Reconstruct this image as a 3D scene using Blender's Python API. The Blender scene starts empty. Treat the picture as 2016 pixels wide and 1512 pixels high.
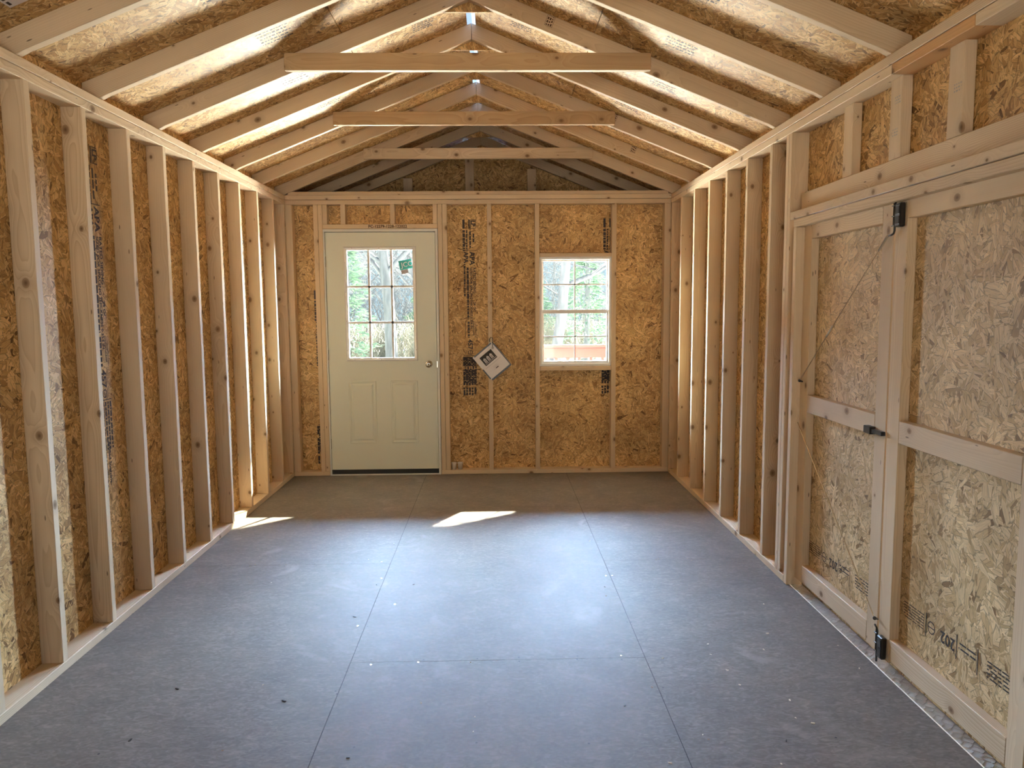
import bpy, bmesh, math, random
from mathutils import Vector, Matrix

C = bpy.context.scene.collection
SC = bpy.context.scene
R = random.Random(7)
W2, H = 1.645, 2.418          # half width between stud faces, wall height
T, D4 = 0.038, 0.089          # two-by-four

# ------------------------------------------------------------ camera
yaw, pit, rol = 0.0216, 0.1017, -0.0075
F = Vector((math.sin(yaw)*math.cos(pit), math.cos(yaw)*math.cos(pit), -math.sin(pit)))
R0 = Vector((math.cos(yaw), -math.sin(yaw), 0))
U0 = R0.cross(F)
rx = R0*math.cos(rol) + U0*math.sin(rol)
up = -R0*math.sin(rol) + U0*math.cos(rol)
cam = bpy.data.objects.new('camera', bpy.data.cameras.new('camera'))
C.objects.link(cam)
cam.matrix_world = Matrix(((rx.x, up.x, -F.x, 0.1256), (rx.y, up.y, -F.y, -6.6512), (rx.z, up.z, -F.z, 1.4732), (0, 0, 0, 1)))
cam.data.sensor_width = 36
cam.data.lens = 1508.2/2016*36
cam.data.clip_start = 0.05
SC.camera = cam

# ------------------------------------------------------------ world, sun, fill lamps, exposure
wd = bpy.data.worlds.new('sky'); SC.world = wd; wd.use_nodes = True
bg = wd.node_tree.nodes['Background']
bg.inputs[0].default_value = (0.62, 0.84, 1.0, 1); bg.inputs[1].default_value = 1.3

def light(name, kind, loc, direction, energy, color, size=None, size_y=None, spread=None, angle=None):
    l = bpy.data.lights.new(name, kind); l.energy = energy; l.color = color
    if size:
        l.shape = 'RECTANGLE'; l.size = size; l.size_y = size_y
    if spread: l.spread = spread
    if angle: l.angle = angle
    o = bpy.data.objects.new(name, l); C.objects.link(o); o.location = loc
    o.rotation_euler = Vector(direction).to_track_quat('-Z', 'Y').to_euler()
    return o
light('sun', 'SUN', (6, 12, 10), (-0.53, -1.0, -0.77), 75, (1.0, 0.90, 0.72), angle=0.012)
# added area lamp, hidden above the window views, standing in for open sky
light('sky_fill_lamp', 'AREA', (0.3, 5.6, 3.9), (0, -1, -0.42), 21000, (0.50, 0.68, 1.0), 9, 2.2)
# two more lamps added out of view beside the porch, brightening the side walls
light('sky_fill_lamp', 'AREA', (4.4, 4.2, 2.75), (-4.4, -6.6, -1.9), 21000, (0.64, 0.80, 1.0), 3.4, 2.6)
light('sky_fill_lamp', 'AREA', (-4.4, 4.2, 2.9), (4.4, -6.6, -2.1), 9500, (0.78, 0.88, 1.0), 3.4, 2.6)
# added upward lamp below the sightline, imitating bounce from the sunlit gravel
light('bounce_fill_lamp', 'AREA', (0.0, 3.0, -0.25), (0, -0.62, 0.78), 15000, (1.0, 0.90, 0.76), 7, 2.2)
# unseen fill lamp added behind the camera for the surfaces facing it
light('near_fill_lamp', 'AREA', (0.0, -17.0, 1.6), (0, 1, 0.0), 130, (1.0, 0.90, 0.76), 3.2, 0.8)

SC.view_settings.view_transform = 'Standard'
SC.view_settings.look = 'None'
SC.view_settings.exposure = -0.34
SC.view_settings.gamma = 1.0
SC.view_settings.use_curve_mapping = False
SC.cycles.use_denoising = True
SC.cycles.max_bounces = 10
SC.cycles.diffuse_bounces = 7
SC.cycles.glossy_bounces = 4
SC.cycles.transparent_max_bounces = 12
SC.cycles.sample_clamp_indirect = 8.0
SC.cycles.caustics_reflective = False
SC.cycles.caustics_refractive = False

# ------------------------------------------------------------ materials
def nt(name):
    m = bpy.data.materials.new(name); m.use_nodes = True
    t = m.node_tree
    b = t.nodes['Principled BSDF']
    return m, t, b
def N(t, kind, **kw):
    n = t.nodes.new(kind)
    for k, v in kw.items():
        if k in ('op', 'operation'): n.operation = v
        elif k.startswith('i_'): n.inputs[k[2:].replace('_', ' ')].default_value = v
        elif isinstance(k, str) and hasattr(n, k): setattr(n, k, v)
    return n
def lk(t, a, b): t.links.new(a, b)
def mth(t, op, a, b=None, c=None):
    n = t.nodes.new('ShaderNodeMath'); n.operation = op
    for i, x in enumerate((a, b, c)):
        if x is None: continue
        if isinstance(x, (int, float)): n.inputs[i].default_value = x
        else: t.links.new(x, n.inputs[i])
    return n.outputs[0]
def mixc(t, fac, a, b, mode='MIX'):
    n = t.nodes.new('ShaderNodeMix'); n.data_type = 'RGBA'; n.blend_type = mode
    for s, x in ((0, fac), (6, a), (7, b)):
        if isinstance(x, (int, float)): n.inputs[s].default_value = x
        elif isinstance(x, tuple): n.inputs[s].default_value = (*x, 1)
        else: t.links.new(x, n.inputs[s])
    return n.outputs[2]
def ramp(t, x, stops, interp='LINEAR'):
    n = t.nodes.new('ShaderNodeValToRGB'); n.color_ramp.interpolation = interp
    e = n.color_ramp.elements
    while len(e) < len(stops): e.new(0.5)
    for k, (p, c) in enumerate(stops):
        e[k].position = p; e[k].color = (*c, 1) if len(c) == 3 else c
    t.links.new(x, n.inputs[0])
    return n.outputs[0]
def vmap(t, vec, scale=(1, 1, 1), loc=(0, 0, 0), rot=(0, 0, 0)):
    n = t.nodes.new('ShaderNodeMapping')
    n.inputs['Scale'].default_value = scale; n.inputs['Location'].default_value = loc; n.inputs['Rotation'].default_value = rot
    t.links.new(vec, n.inputs[0]); return n.outputs[0]
def vadd(t, a, b):
    n = t.nodes.new('ShaderNodeVectorMath'); n.operation = 'ADD'
    t.links.new(a, n.inputs[0])
    if isinstance(b, tuple): n.inputs[1].default_value = b
    else: t.links.new(b, n.inputs[1])
    return n.outputs[0]

def plain(name, col, rough=0.5, metal=0.0, spec=0.5):
    m, t, b = nt(name)
    b.inputs['Base Color'].default_value = (*col, 1); b.inputs['Roughness'].default_value = rough
    b.inputs['Metallic'].default_value = metal; b.inputs['Specular IOR Level'].default_value = spec
    return m

def wood_mat(name, base, dark, ringk=1.0, knots=True):
    m, t, b = nt(name)
    tc = N(t, 'ShaderNodeTexCoord'); oi = N(t, 'ShaderNodeObjectInfo')
    rnd = oi.outputs['Random']
    cx = N(t, 'ShaderNodeCombineXYZ')
    lk(t, mth(t, 'MULTIPLY', rnd, 37.0), cx.inputs[0])
    lk(t, mth(t, 'MULTIPLY', rnd, 11.3), cx.inputs[1])
    lk(t, mth(t, 'MULTIPLY', rnd, 5.7), cx.inputs[2])
    p = vadd(t, tc.outputs['Object'], cx.outputs[0])
    # knots on a 2D lattice (x along the board, y+z around it)
    sp = N(t, 'ShaderNodeSeparateXYZ'); lk(t, p, sp.inputs[0])
    kv = N(t, 'ShaderNodeCombineXYZ')
    lk(t, mth(t, 'MULTIPLY', sp.outputs[0], 3.4), kv.inputs[0])
    lk(t, mth(t, 'MULTIPLY', mth(t, 'ADD', sp.outputs[1], sp.outputs[2]), 4.6), kv.inputs[1])
    vo = N(t, 'ShaderNodeTexVoronoi'); vo.voronoi_dimensions = '2D'; vo.inputs['Scale'].default_value = 1.0
    lk(t, kv.outputs[0], vo.inputs['Vector'])
    kd = vo.outputs['Distance']
    spc = N(t, 'ShaderNodeSeparateColor'); lk(t, vo.outputs['Color'], spc.inputs[0])
    krad = mth(t, 'MULTIPLY_ADD', spc.outputs[0], 0.055, 0.014)
    kn = mth(t, 'DIVIDE', kd, krad)                     # <1 inside the knot
    # long grain, bent round the knots
    bend = mth(t, 'MULTIPLY', mth(t, 'POWER', 2.718, mth(t, 'MULTIPLY', kd, -9.0)), 0.035)
    n1 = N(t, 'ShaderNodeTexNoise'); n1.inputs['Scale'].default_value = 1.0; n1.inputs['Detail'].default_value = 3
    lk(t, vmap(t, p, (0.8, 7, 7)), n1.inputs['Vector'])
    oy = mth(t, 'MULTIPLY_ADD', rnd, 0.16, -0.08)
    so = N(t, 'ShaderNodeSeparateXYZ'); lk(t, tc.outputs['Object'], so.inputs[0])
    yy = mth(t, 'ADD', so.outputs[1], oy)
    zz = mth(t, 'ADD', so.outputs[2], mth(t, 'MULTIPLY_ADD', mth(t, 'FRACT', mth(t, 'MULTIPLY', rnd, 13.7)), 0.10, 0.015))
    rad = mth(t, 'SQRT', mth(t, 'ADD', mth(t, 'MULTIPLY', yy, yy), mth(t, 'MULTIPLY', zz, zz)))
    rad = mth(t, 'ADD', rad, mth(t, 'ADD', mth(t, 'MULTIPLY', n1.outputs[0], 0.045), bend))
    rings = mth(t, 'FRACT', mth(t, 'MULTIPLY', rad, 150.0*ringk))
    rings = ramp(t, rings, [(0.0, (0, 0, 0)), (0.75, (0.55,)*3), (0.95, (1, 1, 1)), (1.0, (0.0,)*3)])
    n2 = N(t, 'ShaderNodeTexNoise'); n2.inputs['Scale'].default_value = 1.0; n2.inputs['Detail'].default_value = 4
    lk(t, vmap(t, p, (4, 260, 260)), n2.inputs['Vector'])
    n3 = N(t, 'ShaderNodeTexNoise'); n3.inputs['Scale'].default_value = 1.6; n3.inputs['Detail'].default_value = 2
    lk(t, vmap(t, p, (1, 5, 5)), n3.inputs['Vector'])
    vis = mth(t, 'MULTIPLY', mth(t, 'MULTIPLY_ADD', mth(t, 'FRACT', mth(t, 'MULTIPLY', rnd, 7.3)), 0.42, 0.14), rings)
    c = mixc(t, vis, base, dark)
    c = mixc(t, mth(t, 'MULTIPLY', n2.outputs[0], 0.22), c, dark)
    tint = ramp(t, n3.outputs[0], [(0.3, (0.90, 0.87, 0.84)), (0.7, (1.06, 1.05, 1.04))])
    c = mixc(t, 1.0, c, tint, 'MULTIPLY')
    hv = ramp(t, mth(t, 'FRACT', mth(t, 'MULTIPLY', rnd, 3.1)), [(0, (0.90, 0.88, 0.86)), (0.5, (1, 1, 1)), (1.0, (1.05, 1.02, 0.96))])
    c = mixc(t, 1.0, c, hv, 'MULTIPLY')
    if knots:
        halo = ramp(t, mth(t, 'DIVIDE', kn, 4.0), [(0.0, (1, 1, 1)), (0.24, (0.85,)*3), (0.30, (0.28,)*3), (0.75, (0, 0, 0))])
        c = mixc(t, mth(t, 'MULTIPLY', halo, 0.85), c, (0.20, 0.105, 0.045))
        core = ramp(t, kn, [(0.0, (1,)*3), (0.55, (0.3,)*3), (0.8, (0, 0, 0))])
        c = mixc(t, mth(t, 'MULTIPLY', core, 0.7), c, (0.07, 0.035, 0.018))
        # staples, pitch pockets and small checks
        v2 = N(t, 'ShaderNodeTexVoronoi'); v2.voronoi_dimensions = '3D'; v2.inputs['Scale'].default_value = 9
        lk(t, vmap(t, p, (0.55, 2.4, 2.4)), v2.inputs['Vector'])
        s2 = ramp(t, v2.outputs['Distance'], [(0.045, (1, 1, 1)), (0.07, (0, 0, 0))])
        c = mixc(t, mth(t, 'MULTIPLY', s2, 0.75), c, (0.09, 0.05, 0.03))
    lk(t, c, b.inputs['Base Color'])
    b.inputs['Roughness'].default_value = 0.62
    b.inputs['Specular IOR Level'].default_value = 0.3
    bp = N(t, 'ShaderNodeBump'); bp.inputs['Strength'].default_value = 0.12; bp.inputs['Distance'].default_value = 0.002
    lk(t, n2.outputs[0], bp.inputs['Height']); lk(t, bp.outputs[0], b.inputs['Normal'])
    return m

def osb_mat(name, light_c, mid_c, dark_c, scale=1.0, rough=0.55):
    """strand board: flakes laid at random angles, from UVs in metres"""
    m, t, b = nt(name)
    tc = N(t, 'ShaderNodeTexCoord')
    uv = tc.outputs['UV']
    wn = N(t, 'ShaderNodeTexNoise'); wn.noise_dimensions = '2D'; wn.inputs['Scale'].default_value = 22*scale; wn.inputs['Detail'].default_value = 2
    lk(t, uv, wn.inputs['Vector'])
    wv = N(t, 'ShaderNodeVectorMath'); wv.operation = 'MULTIPLY_ADD'
    lk(t, wn.outputs['Color'], wv.inputs[0]); wv.inputs[1].default_value = (0.009, 0.009, 0); lk(t, uv, wv.inputs[2])
    uvw = wv.outputs[0]
    def layer(cell, strand, off, stretch=5.0):
        pv = vmap(t, uvw, (1, 1, 1), (off, off*1.7, 0))
        v = N(t, 'ShaderNodeTexVoronoi'); v.voronoi_dimensions = '2D'; v.inputs['Scale'].default_value = cell*scale
        lk(t, pv, v.inputs['Vector'])
        sc = N(t, 'ShaderNodeSeparateColor'); lk(t, v.outputs['Color'], sc.inputs[0])
        vr = N(t, 'ShaderNodeVectorRotate'); vr.rotation_type = 'Z_AXIS'
        lk(t, pv, vr.inputs['Vector']); lk(t, mth(t, 'MULTIPLY', sc.outputs[0], 6.283), vr.inputs['Angle'])
        v2 = N(t, 'ShaderNodeTexVoronoi'); v2.voronoi_dimensions = '2D'; v2.inputs['Scale'].default_value = 1.0
        lk(t, vmap(t, vr.outputs[0], (strand*scale/stretch, strand*scale, 1)), v2.inputs['Vector'])
        s2 = N(t, 'ShaderNodeSeparateColor'); lk(t, v2.outputs['Color'], s2.inputs[0])
        v3 = N(t, 'ShaderNodeTexVoronoi'); v3.voronoi_dimensions = '2D'; v3.feature = 'DISTANCE_TO_EDGE'; v3.inputs['Scale'].default_value = 1.0
        lk(t, vmap(t, vr.outputs[0], (strand*scale/stretch, strand*scale, 1)), v3.inputs['Vector'])
        nf = N(t, 'ShaderNodeTexNoise'); nf.noise_dimensions = '2D'; nf.inputs['Scale'].default_value = 1.0; nf.inputs['Detail'].default_value = 2
        lk(t, vmap(t, vr.outputs[0], (22*scale, 420*scale, 1)), nf.inputs['Vector'])
        return s2.outputs[0], s2.outputs[1], v3.outputs['Distance'], nf.outputs[0]
    a = layer(17, 68, 0.0); bb = layer(11, 46, 3.3, 4.0); c2 = layer(30, 110, 7.9, 5.0)
    def pick(f, x, y):
        n = N(t, 'ShaderNodeMix'); n.data_type = 'FLOAT'; lk(t, f, n.inputs[0]); lk(t, x, n.inputs[2]); lk(t, y, n.inputs[3]); return n.outputs[0]
    selb = mth(t, 'GREATER_THAN', bb[1], 0.52)
    selc = mth(t, 'GREATER_THAN', c2[1], 0.72)
    val = pick(selb, a[0], bb[0]); val = pick(selc, val, c2[0])
    edg = pick(selb, a[2], bb[2]); edg = pick(selc, edg, c2[2])
    fib = pick(selb, a[3], bb[3])
    col = ramp(t, val, [(0.0, dark_c), (0.07, tuple(0.30*x+0.70*y for x, y in zip(dark_c, mid_c))), (0.26, mid_c), (0.60, tuple(0.5*x+0.5*y for x, y in zip(mid_c, light_c))), (1.0, light_c)])
    gap = ramp(t, edg, [(0.0, (0.36,)*3), (0.08, (1, 1, 1))])
    col = mixc(t, 1.0, col, gap, 'MULTIPLY')
    fb = ramp(t, fib, [(0.3, (0.80,)*3), (0.7, (1.12,)*3)])
    col = mixc(t, 1.0, col, fb, 'MULTIPLY')
    big = N(t, 'ShaderNodeTexNoise'); big.noise_dimensions = '2D'; big.inputs['Scale'].default_value = 3.2; big.inputs['Detail'].default_value = 4
    lk(t, uv, big.inputs['Vector'])
    col = mixc(t, 1.0, col, ramp(t, big.outputs[0], [(0.3, (0.80, 0.76, 0.72)), (0.68, (1.10, 1.10, 1.10))]), 'MULTIPLY')
    lk(t, col, b.inputs['Base Color'])
    b.inputs['Roughness'].default_value = rough
    b.inputs['Specular IOR Level'].default_value = 0.35
    bp = N(t, 'ShaderNodeBump'); bp.inputs['Strength'].default_value = 0.35; bp.inputs['Distance'].default_value = 0.004
    lk(t, mth(t, 'ADD', val, mth(t, 'MULTIPLY', fib, 0.35)), bp.inputs['Height']); lk(t, bp.outputs[0], b.inputs['Normal'])
    return m

def floor_mat():
    m, t, b = nt('floor_board')
    tc = N(t, 'ShaderNodeTexCoord'); uv = tc.outputs['UV']
    n1 = N(t, 'ShaderNodeTexNoise'); n1.inputs['Scale'].default_value = 34; n1.inputs['Detail'].default_value = 5; n1.inputs['Distortion'].default_value = 1.6
    lk(t, vmap(t, uv, (0.8, 1.5, 1)), n1.inputs['Vector'])
    n2 = N(t, 'ShaderNodeTexNoise'); n2.inputs['Scale'].default_value = 5; n2.inputs['Detail'].default_value = 5
    lk(t, uv, n2.inputs['Vector'])
    c = ramp(t, n1.outputs[0], [(0.30, (0.115, 0.096, 0.082)), (0.5, (0.160, 0.138, 0.120)), (0.70, (0.225, 0.198, 0.175))])
    c = mixc(t, 1.0, c, ramp(t, n2.outputs[0], [(0.3, (0.86, 0.86, 0.87)), (0.7, (1.10, 1.09, 1.07))]), 'MULTIPLY')
    # scuffs and dust with shapes of their own
    n3 = N(t, 'ShaderNodeTexNoise'); n3.inputs['Scale'].default_value = 2.2; n3.inputs['Detail'].default_value = 7; n3.inputs['Distortion'].default_value = 2.5
    lk(t, vmap(t, uv, (1, 1, 1), (4.1, 2.2, 0)), n3.inputs['Vector'])
    c = mixc(t, ramp(t, n3.outputs[0], [(0.62, (0, 0, 0)), (0.74, (0.35,)*3)]), c, (0.34, 0.31, 0.28))
    lk(t, c, b.inputs['Base Color'])
    lk(t, ramp(t, n1.outputs[0], [(0.3, (0.56,)*3), (0.7, (0.74,)*3)]), b.inputs['Roughness'])
    b.inputs['Specular IOR Level'].default_value = 0.5
    bp = N(t, 'ShaderNodeBump'); bp.inputs['Strength'].default_value = 0.10; bp.inputs['Distance'].default_value = 0.002
    lk(t, n1.outputs[0], bp.inputs['Height']); lk(t, bp.outputs[0], b.inputs['Normal'])
    return m

M = {}
M['pine'] = wood_mat('pine_lumber', (0.76, 0.64, 0.485), (0.44, 0.30, 0.165))
M['pine_brown'] = wood_mat('brown_pine_lumber', (0.60, 0.44, 0.27), (0.34, 0.20, 0.09))
M['pine_orange'] = wood_mat('orange_pine_lumber', (0.72, 0.45, 0.22), (0.42, 0.22, 0.09))
M['osb'] = osb_mat('strand_board', (0.84, 0.60, 0.29), (0.56, 0.345, 0.135), (0.15, 0.07, 0.02))
M['osb_roof'] = osb_mat('roof_strand_board', (0.86, 0.63, 0.31), (0.54, 0.31, 0.105), (0.16, 0.07, 0.02))
M['osb_door'] = osb_mat('door_strand_board', (0.84, 0.68, 0.43), (0.62, 0.455, 0.24), (0.22, 0.125, 0.05), 0.9)
M['floor'] = floor_mat()
M['dark'] = plain('dark_gap', (0.02, 0.018, 0.016), 0.8)
M['door_paint'] = plain('cream_door_paint', (0.80, 0.84, 0.75), 0.42)
M['white'] = plain('white_vinyl', (0.82, 0.83, 0.84), 0.35)
M['jamb'] = plain('white_jamb_paint', (0.76, 0.76, 0.74), 0.4)
M['black'] = plain('black_powder_coat', (0.012, 0.012, 0.013), 0.32)
M['rubber'] = plain('black_door_sweep', (0.008, 0.008, 0.008), 0.6)
M['chrome'] = plain('antique_nickel', (0.42, 0.40, 0.36), 0.12, 1.0)
M['zinc'] = plain('zinc_plated_steel', (0.72, 0.70, 0.66), 0.25, 1.0)
M['ink'] = plain('black_ink', (0.035, 0.026, 0.03), 0.7)
M['pen'] = plain('brown_marker', (0.10, 0.05, 0.03), 0.7)
M['alu'] = plain('aluminium_tread_plate', (0.86, 0.87, 0.88), 0.48, 0.55)
M['rust'] = plain('reddish_brown_sill', (0.13, 0.075, 0.055), 0.6)
M['paper'] = plain('glossy_white_paper', (0.74, 0.70, 0.70), 0.35)
M['photo'] = plain('dark_printed_photo', (0.03, 0.027, 0.027), 0.75)
M['photo_mid'] = plain('printed_photo_midtone', (0.30, 0.25, 0.24), 0.3)
M['photo_light'] = plain('printed_photo_highlight', (0.55, 0.50, 0.48), 0.3)
M['grey_text'] = plain('grey_printed_text', (0.38, 0.36, 0.37), 0.5)
M['plastic'] = plain('white_plastic_cup', (0.80, 0.80, 0.80), 0.35)
M['red'] = plain('red_porch_paint', (0.30, 0.045, 0.07), 0.6)
M['teal'] = plain('teal_sticker', (0.03, 0.38, 0.36), 0.45)
M['tan_sticker'] = plain('brown_sticker_print', (0.35, 0.30, 0.27), 0.5)
M['deck'] = plain('porch_deck_board', (0.40, 0.33, 0.26), 0.7)
M['chip'] = plain('pale_wood_chip', (0.75, 0.66, 0.50), 0.7)
M['nail'] = plain('dark_nail_head', (0.03, 0.03, 0.03), 0.4, 0.6)
M['nailw'] = plain('bright_nail_head', (0.75, 0.76, 0.78), 0.2, 1.0)
def noisy(name, c1, c2, scale, rough=0.8, stretch=(1, 1, 1)):
    m, t, b = nt(name)
    tc = N(t, 'ShaderNodeTexCoord'); n = N(t, 'ShaderNodeTexNoise'); n.inputs['Scale'].default_value = scale; n.inputs['Detail'].default_value = 6
    lk(t, vmap(t, tc.outputs['Object'], stretch), n.inputs['Vector'])
    lk(t, ramp(t, n.outputs[0], [(0.35, c1), (0.65, c2)]), b.inputs['Base Color']); b.inputs['Roughness'].default_value = rough
    return m
M['gravel'] = noisy('pale_gravel', (0.60, 0.58, 0.54), (0.80, 0.78, 0.74), 6)
M['bark'] = noisy('grey_bark', (0.20, 0.22, 0.26), (0.32, 0.34, 0.39), 9, 0.9, (1, 1, 0.2))
M['needles'] = noisy('evergreen_needles', (0.24, 0.38, 0.32), (0.40, 0.55, 0.42), 4)
M['brush'] = noisy('dry_brush', (0.30, 0.30, 0.27), (0.46, 0.44, 0.38), 6)
M['siding'] = plain('outer_siding', (0.55, 0.53, 0.48), 0.7)
def glass_mat():
    m = bpy.data.materials.new('window_glass'); m.use_nodes = True; t = m.node_tree; t.nodes.clear()
    o = N(t, 'ShaderNodeOutputMaterial'); tr = N(t, 'ShaderNodeBsdfTransparent'); g = N(t, 'ShaderNodeBsdfGlossy'); mx = N(t, 'ShaderNodeMixShader')
    tr.inputs[0].default_value = (0.93, 0.975, 0.97, 1); g.inputs['Roughness'].default_value = 0.02
    mx.inputs[0].default_value = 0.02
    lk(t, tr.outputs[0], mx.inputs[1]); lk(t, g.outputs[0], mx.inputs[2]); lk(t, mx.outputs[0], o.inputs[0])
    return m
M['glass'] = glass_mat()
def vent_mat():
    m = bpy.data.materials.new('translucent_ridge_vent'); m.use_nodes = True; t = m.node_tree; t.nodes.clear()
    o = N(t, 'ShaderNodeOutputMaterial'); tr = N(t, 'ShaderNodeBsdfTranslucent'); g = N(t, 'ShaderNodeBsdfDiffuse'); mx = N(t, 'ShaderNodeMixShader')
    tr.inputs[0].default_value = (0.07, 0.095, 0.15, 1); g.inputs[0].default_value = (0.5, 0.55, 0.62, 1); mx.inputs[0].default_value = 0.3
    lk(t, tr.outputs[0], mx.inputs[1]); lk(t, g.outputs[0], mx.inputs[2]); lk(t, mx.outputs[0], o.inputs[0])
    return m
M['vent'] = vent_mat()

# ------------------------------------------------------------ mesh helpers
def obj(name, bm, mat, parent=None, bevel=0.0, smooth=False, mats=None):
    bmesh.ops.recalc_face_normals(bm, faces=bm.faces)
    if bevel:
        bmesh.ops.bevel(bm, geom=bm.edges[:], offset=bevel, segments=1, affect='EDGES', clamp_overlap=True)
    if smooth:
        for f in bm.faces: f.smooth = True
    me = bpy.data.meshes.new(name); bm.to_mesh(me); bm.free()
    for m_ in (mats or [mat]): me.materials.append(m_)
    o = bpy.data.objects.new(name, me); C.objects.link(o)
    if parent: o.parent = parent
    return o
def tag(o, label, cat, group=None):
    o['label'] = label; o['category'] = cat
    if group: o['group'] = group
    return o
def empty(name, loc=(0, 0, 0), rot=(0, 0, 0)):
    o = bpy.data.objects.new(name, None); C.objects.link(o); o.location = loc; o.rotation_euler = rot; o.empty_display_size = 0.1
    return o
def thing(name, label, cat, loc=(0, 0, 0), group=None):
    return tag(empty(name, loc), label, cat, group)
def struct(o): o['kind'] = 'structure'; return o
def box(bm, x0, x1, y0, y1, z0, z1, mi=0):
    r = bmesh.ops.create_cube(bm, size=1)
    for v in r['verts']:
        v.co = Vector((x0 + (v.co.x+.5)*(x1-x0), y0 + (v.co.y+.5)*(y1-y0), z0 + (v.co.z+.5)*(z1-z0)))
    for f in {f for v in r['verts'] for f in v.link_faces}: f.material_index = mi
    return r['verts']
def tube(bm, pts, rad, seg=8, cap=True):
    pts = [Vector(p) for p in pts]; rads = rad if isinstance(rad, (list, tuple)) else [rad]*len(pts)
    rings = []
    for i, p in enumerate(pts):
        d = (pts[min(i+1, len(pts)-1)] - pts[max(i-1, 0)]).normalized()
        a = d.orthogonal().normalized() if i == 0 else (pa - d*pa.dot(d)).normalized()
        pa = a; b_ = d.cross(a)
        rings.append([bm.verts.new(p + (a*math.cos(2*math.pi*k/seg) + b_*math.sin(2*math.pi*k/seg))*rads[i]) for k in range(seg)])
    for r1, r2 in zip(rings, rings[1:]):
        for k in range(seg): bm.faces.new((r1[k], r1[(k+1) % seg], r2[(k+1) % seg], r2[k]))
    if cap:
        bm.faces.new(rings[0][::-1]); bm.faces.new(rings[-1])
def lathe(bm, prof, c, axis='Z', seg=24):
    """prof: (radius, along)"""
    rings = []
    for r, h in prof:
        ring = []
        for k in range(seg):
            a = 2*math.pi*k/seg; u, v = r*math.cos(a), r*math.sin(a)
            co = {'Z': (u, v, h), 'Y': (u, h, v), 'X': (h, u, v)}[axis]
            ring.append(bm.verts.new(Vector(c) + Vector(co)))
        rings.append(ring)
    for r1, r2 in zip(rings, rings[1:]):
        for k in range(seg): bm.faces.new((r1[k], r1[(k+1) % seg], r2[(k+1) % seg], r2[k]))
    bm.faces.new(rings[0]); bm.faces.new(rings[-1][::-1])
def uvbox(bm, off=(0, 0)):
    """UVs in metres from the dominant axis of each face, world coordinates"""
    uvl = bm.loops.layers.uv.verify()
    bm.normal_update()
    for f in bm.faces:
        n = f.normal; a = max(range(3), key=lambda i: abs(n[i]))
        i, j = [(1, 2), (0, 2), (0, 1)][a]
        for l in f.loops: l[uvl].uv = (l.vert.co[i] + off[0], l.vert.co[j] + off[1])
def board(name, a, b, wdir, width, thick, mat='pine', parent=None, bevel=0.0022, poly=None, jit=0.0):
    """a board from a to b (centre line), width along wdir; local x = length, y = width, z = thickness"""
    a, b = Vector(a), Vector(b); L = (b-a).length
    X = (b-a).normalized(); Y = Vector(wdir).normalized(); Y = (Y - X*Y.dot(X)).normalized(); Z = X.cross(Y)
    bm = bmesh.new()
    if poly is None: poly = [(-L/2, -width/2), (L/2, -width/2), (L/2, width/2), (-L/2, width/2)]
    lo = [bm.verts.new((p[0], p[1], -thick/2)) for p in poly]; hi = [bm.verts.new((p[0], p[1], thick/2)) for p in poly]
    bm.faces.new(lo[::-1]); bm.faces.new(hi)
    n = len(poly)
    for k in range(n): bm.faces.new((lo[k], lo[(k+1) % n], hi[(k+1) % n], hi[k]))
    o = obj(name, bm, M[mat], parent, bevel)
    c = (a+b)/2
    o.matrix_world = Matrix(((X.x, Y.x, Z.x, c.x), (X.y, Y.y, Z.y, c.y), (X.z, Y.z, Z.z, c.z), (0, 0, 0, 1)))
    return o
def vstud(name, x0, x1, y0, y1, z0, z1, mat='pine', parent=None):
    """vertical board filling the given box"""
    w, th = (x1-x0), (y1-y0)
    c = ((x0+x1)/2, (y0+y1)/2)
    if w > th: return board(name, (c[0], c[1], z0), (c[0], c[1], z1), (1, 0, 0), w, th, mat, parent)
    return board(name, (c[0], c[1], z0), (c[0], c[1], z1), (0, 1, 0), th, w, mat, parent)
def hboard(name, x0, x1, y0, y1, z0, z1, mat='pine', parent=None):
    """horizontal board filling the given box"""
    c = Vector(((x0+x1)/2, (y0+y1)/2, (z0+z1)/2)); d = (x1-x0, y1-y0, z1-z0)
    k = max(range(3), key=lambda i: d[i]); rest = [i for i in range(3) if i != k]
    wi = max(rest, key=lambda i: d[i]); ti = [i for i in rest if i != wi][0]
    e = Vector((0, 0, 0)); e[k] = d[k]/2
    wdir = Vector((0, 0, 0)); wdir[wi] = 1
    return board(name, c-e, c+e, wdir, d[wi], d[ti], mat, parent)

ORD = ['first', 'second', 'third', 'fourth', 'fifth', 'sixth', 'seventh', 'eighth', 'ninth', 'tenth', 'eleventh', 'twelfth', 'thirteenth']

# ------------------------------------------------------------ floor
YN = -8.6                                   # near wall
PD = 1.37                                   # porch depth behind the far wall
bm = bmesh.new()
cols = [(-1.734, -0.491, [-2.345, -4.785, -7.225]), (-0.488, 0.741, [-1.125, -3.58, -6.02]), (0.744, 1.665, [-2.345, -4.785, -7.225])]
for x0, x1, ys in cols:
    e = [0.089] + ys + [YN]
    for k in range(len(e)-1):
        v = box(bm, x0, x1, e[k+1]+0.001, e[k]-0.001, -0.018, 0.0)
box(bm, 1.668, 1.734, -2.72, 0.089, -0.018, 0.0); box(bm, 1.668, 1.734, YN, -4.62, -0.018, 0.0)
uvbox(bm)
floor = struct(obj('floor', bm, M['floor']))
bm = bmesh.new(); box(bm, -1.7335, 1.664, YN+0.001, 0.088, -0.05, -0.0015); obj('floor_joist_deck', bm, M['dark'], floor)
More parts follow.
